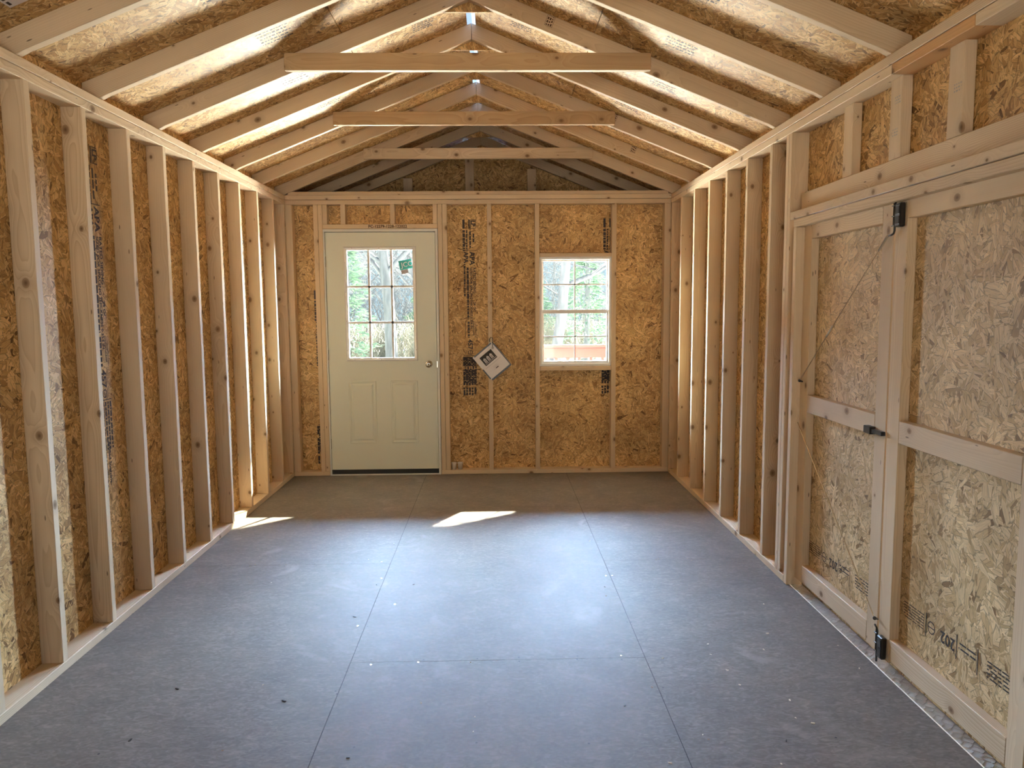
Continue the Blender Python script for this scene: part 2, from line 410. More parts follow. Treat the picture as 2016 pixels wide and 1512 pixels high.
# nail heads in the floor sheets
def nail(x, y, mat, r):
    bm = bmesh.new(); bmesh.ops.create_circle(bm, cap_ends=True, segments=10, radius=r)
    bmesh.ops.translate(bm, verts=bm.verts, vec=(0, 0, 0.0008))
    o = obj('nail_head', bm, M[mat], floor); o.location = (x, y, 0)
nl = []
for y in (-2.33, -2.36): nl += [(-1.45+0.18*k, y) for k in range(6)] + [(0.85+0.2*k, y) for k in range(4)]
for y in (-3.565, -3.595): nl += [(-0.40+0.21*k, y) for k in range(6)]
for x in (-0.505, -0.475, 0.725, 0.76): nl += [(x, -1.35-0.62*k) for k in range(5)]
for y in (-2.95, -4.2): nl += [(-1.2+0.41*k, y) for k in range(7)]
for x, y in nl:
    w = R.random() < 0.3
    nail(x+R.uniform(-.02, .02), y+R.uniform(-.012, .012), 'nailw' if w else 'nail', 0.0042)
# scraps on the floor
for k in range(26):
    x, y = R.uniform(-1.2, 1.55), R.uniform(-4.9, -2.0)
    if k < 12: x, y = R.uniform(1.0, 1.6), R.uniform(-4.5, -3.3)
    bm = bmesh.new(); s = R.uniform(0.003, 0.006)
    box(bm, -s, s, -s*0.5, s*0.5, 0, 0.0022)
    for v in bm.verts: v.co.x += R.uniform(-s, s)*0.4; v.co.y += R.uniform(-s, s)*0.3
    o = obj('wood_chip', bm, M['chip']); o.location = (x, y, 0.0002); o.rotation_euler = (0, 0, R.uniform(0, 3.1))
    tag(o, 'tiny pale wood chip lying loose on the grey floor', 'wood chip', 'wood chips scattered on the floor')
for k in range(12):
    bm = bmesh.new(); s = R.uniform(0.004, 0.008); box(bm, -s, s, -s*0.35, s*0.35, 0, 0.0025)
    o = obj('dirt_crumb', bm, M['nail']); o.location = (R.uniform(-1.2, 1.3), R.uniform(-4.6, -2.6), 0.0002); o.rotation_euler = (0, 0, R.uniform(0, 3.1))
    tag(o, 'small dark crumb of dirt on the grey floor', 'dirt', 'dark crumbs on the floor')

# ------------------------------------------------------------ board walls
XO = W2 + D4                                # inner face of sheathing
S11 = 0.011
def sheet(name, boxes, mat, off=(0, 0)):
    bm = bmesh.new()
    for b_ in boxes: box(bm, *b_)
    uvbox(bm, off)
    return struct(obj(name, bm, M[mat]))
wall_left = sheet('wall_left', [(-XO-S11, -XO, YN, PD, -0.1, 2.4903)], 'osb')
wall_right = sheet('wall_right', [(XO, XO+S11, -2.70, PD, -0.1, 2.4903), (XO, XO+S11, YN, -4.63, -0.1, 2.4903), (XO, XO+S11, -4.63, -2.70, 1.90, 2.4903)], 'osb', (3.1, 0.7))
YF = D4                                      # far sheathing
wall_far = sheet('wall_far', [(-XO, -1.331, YF, YF+S11, -0.05, 2.4245), (-1.331, -0.358, YF, YF+S11, 2.134, 2.4245), (-0.358, 0.513, YF, YF+S11, -0.05, 2.4245),
                              (0.513, 1.137, YF, YF+S11, -0.05, 0.94), (0.513, 1.137, YF, YF+S11, 1.893, 2.4245), (1.137, XO, YF, YF+S11, -0.05, 2.4245)], 'osb', (1.3, 5.1))
# near wall behind the camera; wide opening added to let the fill lamp in
sheet('wall_near', [(-XO, -1.3, YN-S11, YN, -0.05, 2.9), (1.3, XO, YN-S11, YN, -0.05, 2.9), (-1.3, 1.3, YN-S11, YN, 2.05, 3.2)], 'osb')
# roof sheathing with a ridge slot
SL = 0.398
def roofz(x): return 3.181 - SL*abs(x)
bm = bmesh.new(); uvl = bm.loops.layers.uv.verify()
ca = 1/math.sqrt(1+SL*SL)
for s in (-1, 1):
    for xa, xb in ((0.026, 0.668), (0.672, 1.80)):
        pts = [(s*xa, roofz(xa)), (s*xb, roofz(xb)), (s*xb, roofz(xb)+0.012), (s*xa, roofz(xa)+0.012)]
        y0, y1 = YN-0.05, PD+0.1
        lo = [bm.verts.new((p[0], y0, p[1])) for p in pts]; hi = [bm.verts.new((p[0], y1, p[1])) for p in pts]
        fs = [bm.faces.new(lo[::-1]), bm.faces.new(hi)]
        for k in range(4): fs.append(bm.faces.new((lo[k], lo[(k+1) % 4], hi[(k+1) % 4], hi[k])))
        for f in fs:
            for l in f.loops: l[uvl].uv = (l.vert.co.x/ca + 9.3*s, l.vert.co.y)
ceiling = struct(obj('ceiling', bm, M['osb_roof']))
bm = bmesh.new()                             # shingled outer skin so that the joints stay dark
for s in (-1, 1):
    pts = [(s*0.05, roofz(0.05)+0.014), (s*1.9, roofz(1.9)+0.014), (s*1.9, roofz(1.9)+0.03), (s*0.05, roofz(0.05)+0.03)]
    lo = [bm.verts.new((p[0], YN-0.1, p[1])) for p in pts]; hi = [bm.verts.new((p[0], PD+0.2, p[1])) for p in pts]
    bm.faces.new(lo[::-1]); bm.faces.new(hi)
    for k in range(4): bm.faces.new((lo[k], lo[(k+1) % 4], hi[(k+1) % 4], hi[k]))
obj('shingles', bm, M['dark'], ceiling)
bm = bmesh.new()
pts = [(-0.075, roofz(.075)+0.034), (0, 3.232), (0.075, roofz(.075)+0.034)]
lo = [bm.verts.new((p[0], YN-0.1, p[1])) for p in pts]; hi = [bm.verts.new((p[0], 0.03, p[1])) for p in pts]
for k in range(2): bm.faces.new((lo[k], lo[k+1], hi[k+1], hi[k]))
obj('ridge_vent', bm, M['vent'], ceiling)['label'] = 'white translucent ridge vent strip'
bm = bmesh.new(); box(bm, -0.08, 0.08, 0.031, PD+0.2, 3.195, 3.240); obj('ridge_cap', bm, M['dark'], ceiling)

# ------------------------------------------------------------ plates
def plate(label, *a, mat='pine', name='top_plate', cat='wall plate'):
    o = hboard(name, *a, mat=mat); tag(o, label, cat, 'wall plates'); return o
for s, sd in ((-1, 'left'), (1, 'right')):
    xa, xb = (-XO, -W2) if s < 0 else (W2, XO)
    if s < 0:
        plate('long upper board of the doubled plate along the top of the left wall', xa, xb, YN, YF, 2.380, H)
        plate('long lower board of the doubled plate resting on the left wall studs', xa, xb, YN, YF, 2.339, 2.377)
        plate('pale bottom plate lying on the floor under the left wall studs', xa, xb, YN, 0.0, 0.0, T, name='bottom_plate')
    else:
        plate('long upper board of the doubled plate along the top of the right wall', xa, xb, YN, YF, 2.380, H)
        plate('lower top plate board over the right wall studs next to the far corner', xa, xb, -3.66, YF, 2.339, 2.377)
        plate('orange stained length of top plate above the double doors', xa, xb, -4.17, -3.663, 2.339, 2.377, mat='pine_orange')
        plate('lower top plate board above the near end of the double doors', xa, xb, YN, -4.172, 2.339, 2.377)
        plate('pale bottom plate lying on the floor under the right wall studs', xa, xb, -2.735, 0.0, 0.0, T, name='bottom_plate')
        plate('bottom plate of the right wall on the camera side of the double doors', xa, xb, YN, -4.60, 0.0, T, name='bottom_plate')
plate('upper board of the doubled top plate across the far wall', -W2, W2, 0, D4, 2.380, H)
plate('lower board of the doubled top plate across the far wall, just above its studs', -W2, W2, 0, D4, 2.339, 2.377)
plate('third darker board on edge above the far wall top plate, below the open gable', -W2+0.02, W2-0.02, 0.028, 0.066, 2.420, 2.451)
plate('short bottom plate of the far wall between the left corner and the door', -W2, -1.333, 0, D4, 0, T, name='bottom_plate')
plate('bottom plate of the far wall running from the door to the right corner', -0.356, W2, 0, D4, 0, T, name='bottom_plate')

# ------------------------------------------------------------ studs
def stud(label, x0, x1, y0, y1, z0=T, z1=2.339, group='wall studs', name='wall_stud', cat='stud', mat='pine'):
    o = vstud(name, x0, x1, y0, y1, z0, z1, mat); tag(o, label, cat, group); return o
YL, YR, SP = -3.584, -0.339, 0.4064
for n_, i in enumerate(range(8, -7, -1)):
    y = YL + i*SP
    if i < 0 and i > -3 or i >= 0:
        lab = '%s upright pine stud of the left wall counting from the far corner' % ORD[n_]
        if i == 0: lab = 'tall upright pine stud nearest the camera but one on the left wall, bold wavy grain'
        if i == -1: lab = 'left wall stud cut by the left edge of the picture, nearest the camera'
    else: lab = 'upright pine stud of the left wall beside or behind the camera'
    stud(lab, -XO, -W2, y-T, y, group='left wall studs')
stud('dark shaded stud tight in the far left corner, facing into the room', -XO, -W2, -T, -0.001, group='left wall studs')
for i in range(6):
    y = YR - i*SP
    stud('%s upright pine stud of the right wall counting from the far corner' % ORD[i], W2, XO, y-T, y, group='right wall studs')
stud('shaded stud tight in the far right corner, facing into the room', W2, XO, -T, -0.001, group='right wall studs')
stud('far half of the doubled post on the right wall beside the double doors', W2, XO, -2.645, -2.607, group='right wall studs')
stud('near half of the doubled post beside the double doors, broad face to the camera', W2, XO, -2.685, -2.647, group='right wall studs')
stud('half hidden packing stud behind the door trimmer on the right wall', W2+0.03, XO, -2.731, -2.690, 0.0, 1.856, group='right wall studs')
stud('slim trimmer stud under the door header at the hinge side of the far door leaf', W2, XO, -2.777, -2.739, 0.0, 1.856, group='right wall studs')
stud('doubled post on the right wall at the camera side of the double doors', W2, XO, -4.585, -4.547, 0.0, 1.856, group='right wall studs')
stud('post at the lower right picture edge on the camera side of the double doors', W2, XO, -4.626, -4.588, group='right wall studs')
for k in range(9):
    y = -5.05 - k*SP
    stud('upright pine stud of the right wall beside or behind the camera', W2, XO, y-T, y, group='right wall studs')
# far wall, edge on
fs = [(-1.645, -1.588, 'edge-on corner stud at the left end of the far wall'),
      (-1.410, -1.372, 'left board of the doubled stud on the left side of the white door'),
      (-1.370, -1.333, 'right board of the doubled stud touching the left side of the white door frame'),
      (-0.355, -0.317, 'left board of the doubled stud touching the right side of the white door frame'),
      (-0.315, -0.277, 'right board of the doubled stud on the right side of the white door'),
      (0.065, 0.103, 'edge-on far wall stud with the booklet hanging on it'),
      (0.475, 0.513, 'edge-on far wall stud along the left side of the window'),
      (1.137, 1.177, 'edge-on far wall stud along the right side of the window'),
      (1.590, 1.645, 'edge-on corner stud at the right end of the far wall')]
for x0, x1, lab in fs: stud(lab, x0, x1, 0, D4, group='far wall studs')
for x0, x1, lab in [(-1.331, -1.293, 'short cripple stud over the left end of the door header'),
                    (-1.179, -1.138, 'second short cripple stud from the left over the white door'),
                    (-0.758, -0.720, 'third short cripple stud from the left over the white door'),
                    (-0.396, -0.358, 'short cripple stud over the right end of the door header')]:
    stud(lab, x0, x1, 0, D4, 2.174, 2.339, 'cripple studs over the white door', 'cripple_stud', 'stud')
hdr = hboard('door_header', -1.331, -0.357, 0, D4, 2.136, 2.174)
tag(hdr, 'horizontal header board over the white door with handwritten numbers', 'header')
tag(hboard('window_header', 0.515, 1.135, 0.0, D4, 1.890, 1.921), 'horizontal board above the window between two studs', 'header')
tag(hboard('window_sill_board', 0.515, 1.135, 0.0, D4, 0.908, 0.944), 'horizontal board under the window between two studs', 'sill')
# double door header, laid flat, and the studs above
tag(hboard('door_header', W2, XO, -4.70, -2.687, 1.901, 1.939), 'upper flat board of the double door header, its end against the doubled post', 'header', 'double door header boards')
tag(hboard('door_header', W2+0.004, XO, -4.70, -2.725, 1.858, 1.898), 'lower flat board of the double door header directly over the doors', 'header', 'double door header boards')
tag(hboard('door_header', W2+0.042, W2+0.080, -4.70, -2.722, 1.941, 2.030), 'set back board on edge above the double door header, with large knots', 'header', 'double door header boards')
for k, (y, lab) in enumerate([(-3.17, 'flat cripple stud above the double doors, furthest from the camera'),
                              (-3.575, 'middle flat cripple stud above the double doors with faint grade stamps'),
                              (-3.965, 'flat cripple stud above the double doors, nearest the camera and widest'),
                              (-4.42, 'flat cripple stud above the double doors at the near end')]):
    o = stud(lab, W2+0.045, W2+0.086, y-0.086, y, 2.032, 2.339, 'cripple studs above the double doors', 'cripple_stud', 'stud')

# ------------------------------------------------------------ rafters, gussets, collar ties
zi = 2.428                                   # underside at the wall face
xin, xout = 0.0, 1.732
def rafter(s, yn, label, group, mat='pine'):
    """one board, underside z = 3.085-SL|x|, near face at yn"""
    ux = lambda x: 3.085 - SL*x
    a = Vector((0, yn+T/2, 3.085+0.048)); b = Vector((s*xout, yn+T/2, ux(xout)+0.048))
    X = (b-a).normalized(); L = (b-a).length; c = (a+b)/2
    up_ = Vector((0, 0, 1)); Y = (up_ - X*up_.dot(X)).normalized()
    def loc(x, z):
        p = Vector((s*x, yn+T/2, z)) - c; return (p.dot(X), p.dot(Y))
    poly = [loc(0.001, ux(0)), loc(1.62, ux(1.62)), loc(1.66, 2.4195), loc(xout, 2.4195), loc(xout, ux(xout)+0.095), loc(0.001, ux(0)+0.095)]
    o = board('rafter', a, b, (0, 0, 1), 0.089, T, mat, None, 0.0022, poly)
    tag(o, label, 'rafter', group); return o
RS = 0.61
for k in range(-3, 13):
    yn = -0.588 - RS*k
    if k >= 0: w_ = {0: 'nearest the far wall', 7: 'at the near end of the picture'}.get(k, '%s from the far wall' % ORD[k])
    for s, sd in ((-1, 'left'), (1, 'right')):
        if k == -1: lab = '%s sloping rafter resting directly above the far wall, behind the furthest collar tie' % sd
        elif k == -2: lab = '%s sloping rafter just beyond the far wall in the dark gable' % sd
        elif k == -3: lab = '%s sloping rafter at the back of the dark gable against its boards' % sd
        elif k <= 6: lab = '%s roof slope rafter over the room, %s' % (sd, w_)
        else: lab = '%s roof slope rafter above or behind the camera' % sd
        rafter(s, yn, lab, 'rafters of the %s roof slope' % sd)
    if k < 7:
        bm = bmesh.new()                      # gusset on the far side of the pair
        y0, y1 = yn+T+0.001, yn+T+0.012
        hw = 0.24; zb = 3.034
        pts = [(-hw, zb), (hw, zb), (hw, 3.176-SL*hw), (0, 3.172), (-hw, 3.176-SL*hw)]
        lo = [bm.verts.new((p[0], y0, p[1])) for p in pts]; hi = [bm.verts.new((p[0], y1, p[1])) for p in pts]
        bm.faces.new(lo[::-1]); bm.faces.new(hi)
        for q in range(5): bm.faces.new((lo[q], lo[(q+1) % 5], hi[(q+1) % 5], hi[q]))
        uvbox(bm)
        g = obj('ridge_gusset', bm, M['osb'])
        tag(g, ('strand board gusset at the ridge joining the %s rafter pair from the far wall' % ORD[k]) if k >= 0 else ['strand board gusset at the ridge above the far wall', 'strand board gusset at the ridge just beyond the far wall', 'strand board gusset at the ridge at the back of the dark gable'][-k-1], 'gusset', 'ridge gussets')
for k, lab in ((3, 'nearest and largest collar tie spanning the rafters, brown with dark knots'), (1, 'middle collar tie spanning the rafters'), (-1, 'furthest and palest collar tie just above the far wall'), (5.0, 'collar tie above the camera')):
    yn = -0.588 - RS*k
    o = board('collar_tie', (-0.968, yn-T/2-0.0008, 2.757), (0.966, yn-T/2-0.0008, 2.757), (0, 0, 1), 0.089, T, 'pine' if k < 0 else 'pine_brown')
    tag(o, lab, 'collar tie', 'collar ties')
# gable end over the porch
bm = bmesh.new()
y0, y1 = PD+0.001, PD+0.012
pts = [(-XO, 2.30), (XO, 2.30), (XO, roofz(XO)), (0, 3.18), (-XO, roofz(XO))]
lo = [bm.verts.new((p[0], y0, p[1])) for p in pts]; hi = [bm.verts.new((p[0], y1, p[1])) for p in pts]
bm.faces.new(lo[::-1]); bm.faces.new(hi)
for q in range(5): bm.faces.new((lo[q], lo[(q+1) % 5], hi[(q+1) % 5], hi[q]))
uvbox(bm); struct(obj('wall_gable', bm, M['osb']))
for x0, x1, zt, lab in ((-0.785, -0.695, 2.76, 'dark upright stud in the gable over the porch, left of centre'), (-0.162, -0.073, 3.0, 'dark central upright stud in the gable over the porch'), (0.467, 0.556, 2.85, 'dark upright stud in the gable over the porch, right of centre')):
    stud(lab, x0, x1, 1.30-T, 1.30-0.0005+0.03, 2.452, zt, 'gable studs', 'gable_stud', 'stud')
bm = bmesh.new(); box(bm, -XO, XO, YF+0.002, PD+0.0009, 2.425, 2.440); struct(obj('porch_ceiling', bm, M['siding']))

# ------------------------------------------------------------ print and handwriting
def text_bm(bm, txt, size, o, xd, yd, bold=0.0, mirror=False):
    cu = bpy.data.curves.new('t', 'FONT'); cu.body = txt; cu.size = size; cu.offset = bold; cu.resolution_u = 2
    ob = bpy.data.objects.new('t', cu); C.objects.link(ob)
    bpy.context.view_layer.update()
    me = bpy.data.meshes.new_from_object(ob.evaluated_get(bpy.context.evaluated_depsgraph_get()))
    o, xd, yd = Vector(o), Vector(xd), Vector(yd)
    vs = [bm.verts.new(o + xd*v.co.x*(-1 if mirror else 1) + yd*v.co.y) for v in me.vertices]
    for p in me.polygons:
        try: bm.faces.new([vs[i] for i in p.vertices])
        except ValueError: pass
    w = max((v.co.x for v in me.vertices), default=0)
    bpy.data.objects.remove(ob); bpy.data.curves.remove(cu); bpy.data.meshes.remove(me)
    return w
def quad(bm, o, xd, yd, x0, x1, y0, y1):
    o, xd, yd = Vector(o), Vector(xd), Vector(yd)
    bm.faces.new([bm.verts.new(o + xd*a + yd*b_) for a, b_ in ((x0, y0), (x1, y0), (x1, y1), (x0, y1))])
def frame(bm, o, xd, yd, x0, x1, y0, y1, t_):
    quad(bm, o, xd, yd, x0, x1, y0, y0+t_); quad(bm, o, xd, yd, x0, x1, y1-t_, y1)
    quad(bm, o, xd, yd, x0, x0+t_, y0, y1); quad(bm, o, xd, yd, x1-t_, x1, y0, y1)
def bars(bm, o, xd, yd, x0, x1, y, h, rr, mn=0.010, mx=0.035):
    x = x0
    while x < x1:
        w = min(rr.uniform(mn, mx), x1-x); quad(bm, o, xd, yd, x, x+w, y, y+h); x += w + rr.uniform(0.004, 0.008)
def ring(bm, o, xd, yd, cx_, cy_, r, t_, n=20):
    o, xd, yd = Vector(o), Vector(xd), Vector(yd)
    a = [bm.verts.new(o + xd*(cx_+r*math.cos(q*6.2832/n)) + yd*(cy_+r*math.sin(q*6.2832/n))) for q in range(n)]
    b_ = [bm.verts.new(o + xd*(cx_+(r-t_)*math.cos(q*6.2832/n)) + yd*(cy_+(r-t_)*math.sin(q*6.2832/n))) for q in range(n)]
    for q in range(n): bm.faces.new((a[q], a[(q+1) % n], b_[(q+1) % n], b_[q]))
def siding_stamp(parent, o, xd, yd, seed, lo=-9, hi=9):
    """the maker's print read down the wall: xd runs down, yd towards the text top; total 1.53 long, 0.115 high"""
    rr = random.Random(seed); bm = bmesh.new()
    Y = lambda *a: None
    frame(bm, o, xd, yd, 0, 0.078, 0.068, 0.115, 0.004); text_bm(bm, 'LP', 0.050, Vector(o)+Vector(xd)*0.008+Vector(yd)*0.075, xd, yd, 0.002)
    quad(bm, o, xd, yd, 0, 0.078, 0.052, 0.064); quad(bm, o, xd, yd, 0, 0.078, 0.0, 0.020)
    bars(bm, o, xd, yd, 0.09, 0.27, 0.0, 0.022, rr); bars(bm, o, xd, yd, 0.09, 0.27, 0.030, 0.012, rr)
    bars(bm, o, xd, yd, 0.10, 0.24, 0.058, 0.014, rr, 0.02, 0.05); bars(bm, o, xd, yd, 0.12, 0.20, 0.088, 0.013, rr)
    quad(bm, o, xd, yd, 0.262, 0.266, 0.0, 0.115)
    text_bm(bm, 'APA', 0.062, Vector(o)+Vector(xd)*0.275+Vector(yd)*0.060, xd, yd, 0.002)
    text_bm(bm, 'APA', 0.052, Vector(o)+Vector(xd)*0.275+Vector(yd)*0.010, xd, yd, 0.002)
    text_bm(bm, 'RATED SIDING', 0.034, Vector(o)+Vector(xd)*0.41+Vector(yd)*0.088, xd, yd, 0.001)
    text_bm(bm, 'SIZED FOR SPACING', 0.030, Vector(o)+Vector(xd)*0.41+Vector(yd)*0.060, xd, yd, 0.001)
    bars(bm, o, xd, yd, 0.41, 0.70, 0.032, 0.018, rr, 0.012, 0.05); bars(bm, o, xd, yd, 0.38, 0.66, 0.006, 0.015, rr, 0.008, 0.03)
    text_bm(bm, '24 OC', 0.030, Vector(o)+Vector(xd)*0.71+Vector(yd)*0.088, xd, yd, 0.001)
    text_bm(bm, 'THICKNESS 0.354 IN.', 0.028, Vector(o)+Vector(xd)*0.69+Vector(yd)*0.060, xd, yd, 0.001)
    quad(bm, o, xd, yd, 0.88, 1.02, 0.104, 0.108); quad(bm, o, xd, yd, 0.88, 1.02, 0.014, 0.018)
    bars(bm, o, xd, yd, 0.88, 1.02, 0.034, 0.018, rr, 0.015, 0.03)
    text_bm(bm, 'STRENGTH AXIS', 0.017, Vector(o)+Vector(xd)*0.875+Vector(yd)*0.082, xd, yd, 0.0006)
    bars(bm, o, xd, yd, 0.70, 0.86, 0.032, 0.018, rr, 0.012, 0.03)
    text_bm(bm, '457', 0.058, Vector(o)+Vector(xd)*1.035+Vector(yd)*0.036, xd, yd, 0.0015)
    ring(bm, o, xd, yd, 1.185-0.035, 0.056, 0.021, 0.005); quad(bm, o, xd, yd, 1.13, 1.17, 0.054, 0.058)
    quad(bm, o, xd, yd, 1.178, 1.182, 0.0, 0.115)
    for q in range(5): bars(bm, o, xd, yd, 1.19, 1.42, 0.004+q*0.023, 0.013, rr, 0.006, 0.03)
    return bm
def put(bm, parent, mat='ink', name='printed_stamp'):
    for v in [v for v in bm.verts if not v.link_faces]: bm.verts.remove(v)
    me = bpy.data.meshes.new(name); bm.to_mesh(me); bm.free(); me.materials.append(M[mat])
    o = bpy.data.objects.new(name, me); C.objects.link(o); o.parent = parent; return o
e = 0.0012
# left wall print, between the second and third visible studs
bm = siding_stamp(None, (-XO+e, -3.043, 2.222), (0, 0, -1), (0, 1, 0), 3)
text_bm(bm, 'Certified Sourcing', 0.030, Vector((-XO+e, -2.985, 0.86)), (0, 0, -1), (0, 1, 0), 0.001)
bars(bm, (-XO+e, -3.043, 2.222), (0, 0, -1), (0, 1, 0), 1.36, 1.60, 0.03, 0.010, random.Random(5))
put(bm, wall_left)
# far wall prints
def far_stamp(x, z, seed, clip=None):
    bm = siding_stamp(None, (x, YF-e, z), (0, 0, -1), (1, 0, 0), seed)
    rr = random.Random(seed); o = (x, YF-e, z)
    for z0, z1 in ((1.19, 1.27), (1.30, 1.44), (1.46, 1.53)):
        for q in range(5): bars(bm, o, (0, 0, -1), (1, 0, 0), z0, z1, -0.01+q*0.024, 0.017, rr, 0.012, 0.06)
    return bm
put(far_stamp(-0.148, 2.218, 11), wall_far)
bm = far_stamp(1.075, 2.223, 12)
bmesh.ops.delete(bm, geom=[f for f in bm.faces if any(0.93 < v.co.z < 1.90 for v in f.verts)], context='FACES')
put(bm, wall_far)
put(far_stamp(-1.445, 1.62, 13), wall_far)

# handwriting on the door header
bm = bmesh.new()
text_bm(bm, 'PC-12279-1228-122022', 0.034, (-0.945, -e, 2.143), (1, 0, 0), (0, 0, 1), 0.0012)
put(bm, hdr, 'pen', 'handwritten_number'); h_ = bpy.data.objects['handwritten_number']
h_.parent = None; bpy.context.view_layer.update(); h_.parent = hdr; h_.matrix_parent_inverse = hdr.matrix_world.inverted()
# roof sheet grade marks
bm = bmesh.new()
def roof_mark(s, x, y, seed, wx=0.17, wy=0.20):
    rr = random.Random(seed)
    xd = Vector((s*ca, 0, -SL*ca)); yd = Vector((0, 1, 0)); n = Vector((-SL*s*ca, 0, -ca))
    o = Vector((s*x, y, roofz(x))) + n*0.0012
    for q in range(6):
        yy = q*wy/6
        bars(bm, o, xd, yd, rr.uniform(0, 0.03), wx, yy, 0.012, rr, 0.004, 0.02)
for k in range(9):
    y = -5.4 + 0.61*k
    roof_mark(-1, 0.86 + 0.07*(k % 2), y+0.14, 40+k); roof_mark(1, 0.93+0.05*(k % 3), y+0.14, 60+k)
    roof_mark(-1, 0.20, y+0.18, 80+k, 0.14, 0.16); roof_mark(1, 0.22, y+0.16, 95+k, 0.14, 0.16)
put(bm, ceiling)

# grade marks on a few rafters and on the cripple studs over the double doors
def child_keep(o, p):
    bpy.context.view_layer.update(); o.parent = p; o.matrix_parent_inverse = p.matrix_world.inverted()
for (x, y, z, k) in ((0.44, -2.418, 2.945, 3), (0.975, -1.198, 2.745, 1), (1.22, -0.588, 2.645, 0)):
    bm = bmesh.new(); rr = random.Random(k+3)
    xd = Vector((SL*ca, 0, ca)); yd = Vector((-ca, 0, SL*ca)); o_ = Vector((x, y-0.0009, z))
    frame(bm, o_, xd, yd, -0.004, 0.052, -0.004, 0.040, 0.0015)
    for q in range(3): bars(bm, o_, xd, yd, 0, 0.048, 0.002+q*0.012, 0.008, rr, 0.005, 0.014)
    m_ = put(bm, None, 'pen', 'grade_mark')
    rf = min((o for o in bpy.data.objects if o.name.startswith('rafter')), key=lambda o: abs(o.location.y-(y+T/2)) + (0 if o.location.x > 0 else 9))
    child_keep(m_, rf)
for (y, z) in ((-3.61, 2.24), (-3.60, 2.12), (-4.0, 2.18)):
    bm = bmesh.new(); rr = random.Random(int(z*100)); o_ = Vector((W2+0.0444, y, z))
    for q in range(3): bars(bm, o_, (0, -1, 0), (0, 0, 1), 0, 0.042, q*0.011, 0.006, rr, 0.004, 0.012)
    m_ = put(bm, None, 'grey_text', 'grade_mark')
    cs = min((o for o in bpy.data.objects if o.name.startswith('cripple_stud') and o.location.x > 1.6), key=lambda o: abs(o.location.y-(y-0.02)))
    child_keep(m_, cs)

# ------------------------------------------------------------ entry door (door_1)
d1 = struct(empty('door_1', (-0.845, 0, 0)))
def ch(name, bm, mat, par, bevel=0.0, smooth=False, mats=None):
    """child mesh given in world coordinates"""
    for v in bm.verts: v.co -= Vector(par_loc(par))
    return obj(name, bm, mat, par, bevel, smooth, mats)
def par_loc(p):
    l = Vector((0, 0, 0))
    while p: l += p.location; p = p.parent
    return l
bm = bmesh.new()
box(bm, -1.331, -1.319, -0.004, 0.10, 0.0, 2.133); box(bm, -0.377, -0.358, -0.004, 0.10, 0.0, 2.133); box(bm, -1.319, -0.377, -0.004, 0.10, 2.111, 2.133)
box(bm, -1.3185, -1.304, 0.0565, 0.09, 0.0, 2.110); box(bm, -0.394, -0.3775, 0.0565, 0.09, 0.0, 2.110); box(bm, -1.304, -0.394, 0.0565, 0.09, 2.094, 2.1105)
ch('door_frame', bm, M['jamb'], d1, 0.0008)
bm = bmesh.new()
gx0, gx1, gz0, gz1 = -1.140, -0.572, 1.030, 1.962
for b_ in ((-1.316, gx0, 0.05, 2.106), (gx1, -0.382, 0.05, 2.106), (gx0, gx1, 0.05, gz0), (gx0, gx1, gz1, 2.106)):
    box(bm, b_[0], b_[1], 0.012, 0.055, b_[2], b_[3])
bmesh.ops.remove_doubles(bm, verts=bm.verts, dist=1e-5)
slab = ch('door_slab', bm, M['door_paint'], d1)
bm = bmesh.new(); box(bm, -1.316, -0.382, 0.010, 0.05, 0.010, 0.0495); ch('door_sweep', bm, M['rubber'], d1)
bm = bmesh.new(); box(bm, -1.319, -0.377, -0.006, 0.10, 0.0005, 0.0095); ch('door_threshold', bm, M['jamb'], d1)
# lite frame
def ringbox(bm, x0, x1, z0, z1, w, y0, y1):
    box(bm, x0, x1, y0, y1, z0, z0+w); box(bm, x0, x1, y0, y1, z1-w, z1); box(bm, x0, x0+w, y0, y1, z0+w, z1-w); box(bm, x1-w, x1, y0, y1, z0+w, z1-w)
def ringprism(bm, x0, x1, z0, z1, prof, yb):
    """mitred moulding ring: prof = list of (inset, height towards the room)"""
    rs = []
    for ins, hgt in prof:
        rs.append([bm.verts.new((x, yb-hgt, z)) for x, z in ((x0+ins, z0+ins), (x1-ins, z0+ins), (x1-ins, z1-ins), (x0+ins, z1-ins))])
    for a, b_ in zip(rs, rs[1:]):
        for k in range(4): bm.faces.new((a[k], a[(k+1) % 4], b_[(k+1) % 4], b_[k]))
    return rs
bm = bmesh.new(); ringprism(bm, -1.166, -0.546, 1.004, 1.986, [(0, 0), (0.004, 0.010), (0.012, 0.012), (0.022, 0.006), (0.030, 0.004), (0.030, -0.02)], 0.012)
ch('window_trim', bm, M['jamb'], d1)
bm = bmesh.new()
for x in (-0.953, -0.758): box(bm, x-0.009, x+0.009, 0.016, 0.030, gz0, gz1)
for z in (1.645, 1.338): box(bm, gx0, gx1, 0.016, 0.030, z-0.009, z+0.009)
ch('window_grille', bm, M['white'], d1)
bm = bmesh.new(); box(bm, gx0, gx1, 0.031, 0.035, gz0, gz1); ch('glass_pane', bm, M['glass'], d1)
bm = bmesh.new()
for k in range(3):
    for z in (1.018, 1.973): bmesh.ops.create_uvsphere(bm, u_segments=8, v_segments=5, radius=0.0035, matrix=Matrix.Translation((-1.09+0.23*k, 0.001, z)))
for z in (1.10, 1.35, 1.60, 1.85):
    for x in (-1.153, -0.559): bmesh.ops.create_uvsphere(bm, u_segments=8, v_segments=5, radius=0.003, matrix=Matrix.Translation((x, 0.001, z)))
ch('trim_screw', bm, M['grey_text'], d1)
